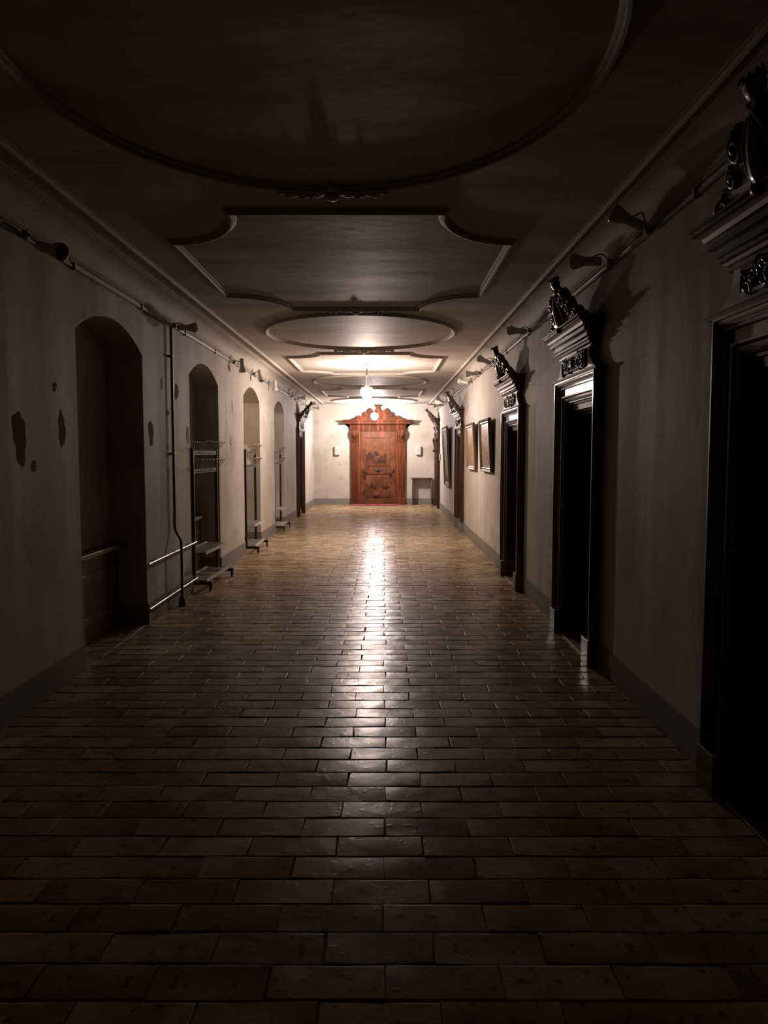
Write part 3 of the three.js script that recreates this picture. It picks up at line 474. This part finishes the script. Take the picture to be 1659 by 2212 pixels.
function spot(d, s, out, h, dir, label, group) {         // dir: where the lamp points, local (out of wall, up, toward the far end)
  const x = s > 0 ? XL : XR; const t = thing('track_spotlight', label, 'spotlight', [x + s * 0.022, 2.925, -d], 0, group); const bxp = s * out, by = h - 2.925;
  mesh('clamp', bx(Math.min(0, s * 0.04), Math.max(0, s * 0.04), -0.018, 0.03, -0.02, 0.02, 0.004), M.greyPlastic, t);
  mesh('arm', tube([[s * 0.03, 0.02, 0], [s * (0.03 + 0.35 * (out - 0.03)), by + 0.045, 0.01], [bxp, by + 0.02, 0]], 0.006, 6, 14), M.greyPlastic, t);
  const v = new THREE.Vector3(s * dir[0], dir[1], -dir[2]).normalize(), q = new THREE.Quaternion().setFromUnitVectors(new THREE.Vector3(0, 1, 0), v);
  const body = mesh('shade', lathe(SPOT_PROF, 16), M.white, t); body.quaternion.copy(q); body.position.set(bxp, by, 0);
  mesh('bulb', lathe([[0.001, 0.1], [0.03, 0.096], [0.042, 0.088], [0.02, 0.05], [0.001, 0.048]], 14), M.lens, body);
}
spot(4.85, 1, 0.15, 2.85, [0.9, -0.3, -0.4], 'dim spotlight on track before the nearest arched niche', 'wall track spotlights');
spot(8.22, 1, 0.13, 2.91, [1, 0.0, 0.1], 'grey spotlight pointing straight out beside the brown wall pipe', 'wall track spotlights');
spot(11.45, 1, 0.13, 2.90, [0.05, -1, 0.1], 'grey spotlight pointing down between first and second coat racks', 'wall track spotlights');
spot(13.15, 1, 0.12, 2.92, [0.25, -1, -0.35], 'white spotlight pointing down above the second coat rack', 'wall track spotlights');
spot(14.95, 1, 0.12, 2.92, [0.0, -1, 0.1], 'white spotlight pointing down between second and third coat racks', 'wall track spotlights');
spot(18.4, 1, 0.12, 2.98, [0.8, 0.6, 0.1], 'pale spotlight tilted upward past the third coat rack', 'wall track spotlights');
spot(19.2, 1, 0.14, 2.96, [1, 0.1, 0.1], 'pale spotlight pointing out before the niche wall doorway', 'wall track spotlights');
spot(21.9, 1, 0.16, 2.96, [0.9, 0.45, 0.2], 'pale spotlight tilted upward behind the niche wall doorway crest', 'wall track spotlights');
spot(22.8, 1, 0.18, 2.93, [1, -0.1, 0.1], 'pale spotlight near the corner of niche wall and end wall', 'wall track spotlights');
spot(4.75, -1, 0.12, 2.98, [0.8, 0.5, 0.3], 'dim spotlight between the two darkest doorways', 'wall track spotlights');
spot(5.55, -1, 0.16, 2.94, [0.9, 0.1, 0.5], 'dim spotlight behind the crowned crest of black doorway', 'wall track spotlights');
spot(8.55, -1, 0.13, 2.925, [1, 0.05, -0.15], 'grey spotlight pointing out beside the black doorway with pale threshold', 'wall track spotlights');
spot(11.35, -1, 0.13, 2.93, [0.9, 0.35, -0.2], 'grey spotlight tilted up above the brown framed picture', 'wall track spotlights');
spot(13.0, -1, 0.12, 2.92, [1, 0.0, 0.35], 'white spotlight above the gap of the picture pair', 'wall track spotlights');
spot(14.4, -1, 0.12, 2.91, [0.8, 0.25, 0.5], 'white spotlight above the light brown framed picture', 'wall track spotlights');
spot(18.3, -1, 0.13, 2.98, [0.8, 0.6, 0.1], 'pale spotlight tilted up above the tall dark picture', 'wall track spotlights');
spot(20.3, -1, 0.13, 2.97, [0.8, 0.55, 0.1], 'pale spotlight before the doorway with herm brackets', 'wall track spotlights');
spot(21.5, -1, 0.12, 2.92, [0.9, -0.1, 0.3], 'white spotlight right above the white switch box', 'wall track spotlights');

// ---------- pipes on the niche wall ----------
{
  const t = thing('heating_pipe', 'thin dark brown vertical pipe between first and second niche', 'pipe', [XL, 0, -8.1]);
  mesh('riser', tube([[0.035, 2.9, 0], [0.035, 2.0, 0], [0.035, 1.0, 0], [0.035, 0.83, 0], [0.05, 0.77, -0.015], [0.085, 0.70, -0.03], [0.09, 0.62, -0.03], [0.09, 0.35, -0.03], [0.09, 0.0, -0.03]], 0.0145, 10, 90), M.pipe, t);
  for (const y of [2.6, 1.6]) mesh('bracket', bx(0, 0.055, y - 0.012, y + 0.012, -0.024, 0.024, 0.003), M.pipe, t);
  mesh('foot_collar', lathe([[0.018, 0.09], [0.03, 0.085], [0.036, 0.03], [0.042, 0], [0.018, 0]], 14).translate(0.09, 0, -0.03), M.pipe, t);
}
for (const [y, l] of [[0.578, 'pale horizontal wall pipe at knee height beside first coat rack'], [0.155, 'pale horizontal wall pipe just above the grey plinth band']]) {
  const t = thing('wall_pipe', l, 'pipe', [XL, y, 0], 0, 'horizontal wall pipes'); mesh('tube', rod([0.045, 0, -7.14], [0.045, 0, -8.98], 0.011, 8), M.steel, t);
  for (const d of [7.4, 8.7]) mesh('bracket', bx(0, 0.05, -0.012, 0.012, -d - 0.01, -d + 0.01), M.steel, t);
}
// window benches in the two nearest niches
NICHES.slice(0, 2).forEach(([a, b], i) => {
  const t = thing('niche_bench', i ? 'brown wooden panelled bench inside the niche of the first coat rack' : 'dark wooden panelled bench inside the nearest arched niche', 'bench', [XL - TL, 0, -(a + b) / 2], 0, 'niche benches'); const w = (b - a) / 2 - 0.03;
  mesh('panel', bx(0.012, 0.06, 0, 0.74, -w, w, 0.003), i ? M.sillWood : M.tableTop, t);
  mesh('seat_board', bx(0.0, 0.14, 0.74, 0.78, -w, w, 0.006), M.tableTop, t);
  for (const y of [0.2, 0.56]) mesh('rail', bx(0.058, 0.072, y - 0.03, y + 0.03, -w, w, 0.003), i ? M.sillWood : M.tableTop, t);
});

// ---------- coat racks ----------
function coatRack(d0, len, x, turn, label) {
  const t = thing('coat_rack', label, 'coat rack', [x, 0, -d0 - len / 2], turn, 'wheeled coat racks'); const h = len / 2, HT = 1.67;
  for (const s of [-1, 1]) {
    mesh('post', bx(-0.02, 0.02, 0.1, HT, s * h - 0.014, s * h + 0.014, 0.003), M.black, t);
    const f = mesh('foot', bx(-0.19, 0.21, 0.075, 0.115, s * h - 0.02, s * h + 0.02, 0.004), M.black, t);
    for (const e of [-0.17, 0.19]) { const w = new THREE.CylinderGeometry(0.028, 0.028, 0.022, 14).rotateZ(Math.PI / 2); w.translate(e, 0.028, s * h); mesh('caster', [w, bx(e - 0.016, e + 0.016, 0.03, 0.078, s * h - 0.008, s * h + 0.008)], M.black, f); }
  }
  for (const [y, inset] of [[1.615, 0], [1.40, 0.0]]) {
    mesh('hook_rail', [bx(-0.012, 0.012, y - 0.028, y + 0.02, -h + 0.014, h - 0.014)], M.railGrey, t);
    const n = 9; for (let i = 0; i < n; i++) for (const s of [-1, 1]) { const z = -h + 0.06 + (i + (s > 0 ? 0.25 : -0.05)) * (len - 0.12) / n; mesh('hook', [rod([s * 0.008, y - 0.025, z], [s * 0.135, y + 0.13, z], 0.0042, 5), ball(s * 0.135, y + 0.13, z, 0.0085, 0.0085, 0.0085, 6, 5)], M.steel, t); }
  }
  for (const y of [0.45, 0.125]) {
    const sh = mesh('shelf_frame', [bx(-0.15, -0.135, y - 0.02, y + 0.012, -h - 0.01, h + 0.01), bx(0.135, 0.15, y - 0.02, y + 0.012, -h - 0.01, h + 0.01)], M.galv, t);
    const n = 10; for (let i = 0; i < n; i++) { const z = -h + 0.03 + i * (len - 0.06) / (n - 1); mesh('slat', bx(-0.136, 0.136, y - 0.004, y + 0.004, z - 0.011, z + 0.011), M.galv, sh); }
  }
}
coatRack(8.99, 1.06, -2.2, -0.04, 'black wheeled coat rack in niche beside the knee-high wall pipe');
coatRack(12.42, 0.95, -2.225, 0, 'black wheeled coat rack in niche below the white spotlights');
coatRack(15.92, 0.95, -2.26, 0, 'black wheeled coat rack in niche nearest the niche wall doorway');

renderer.render(scene, camera);
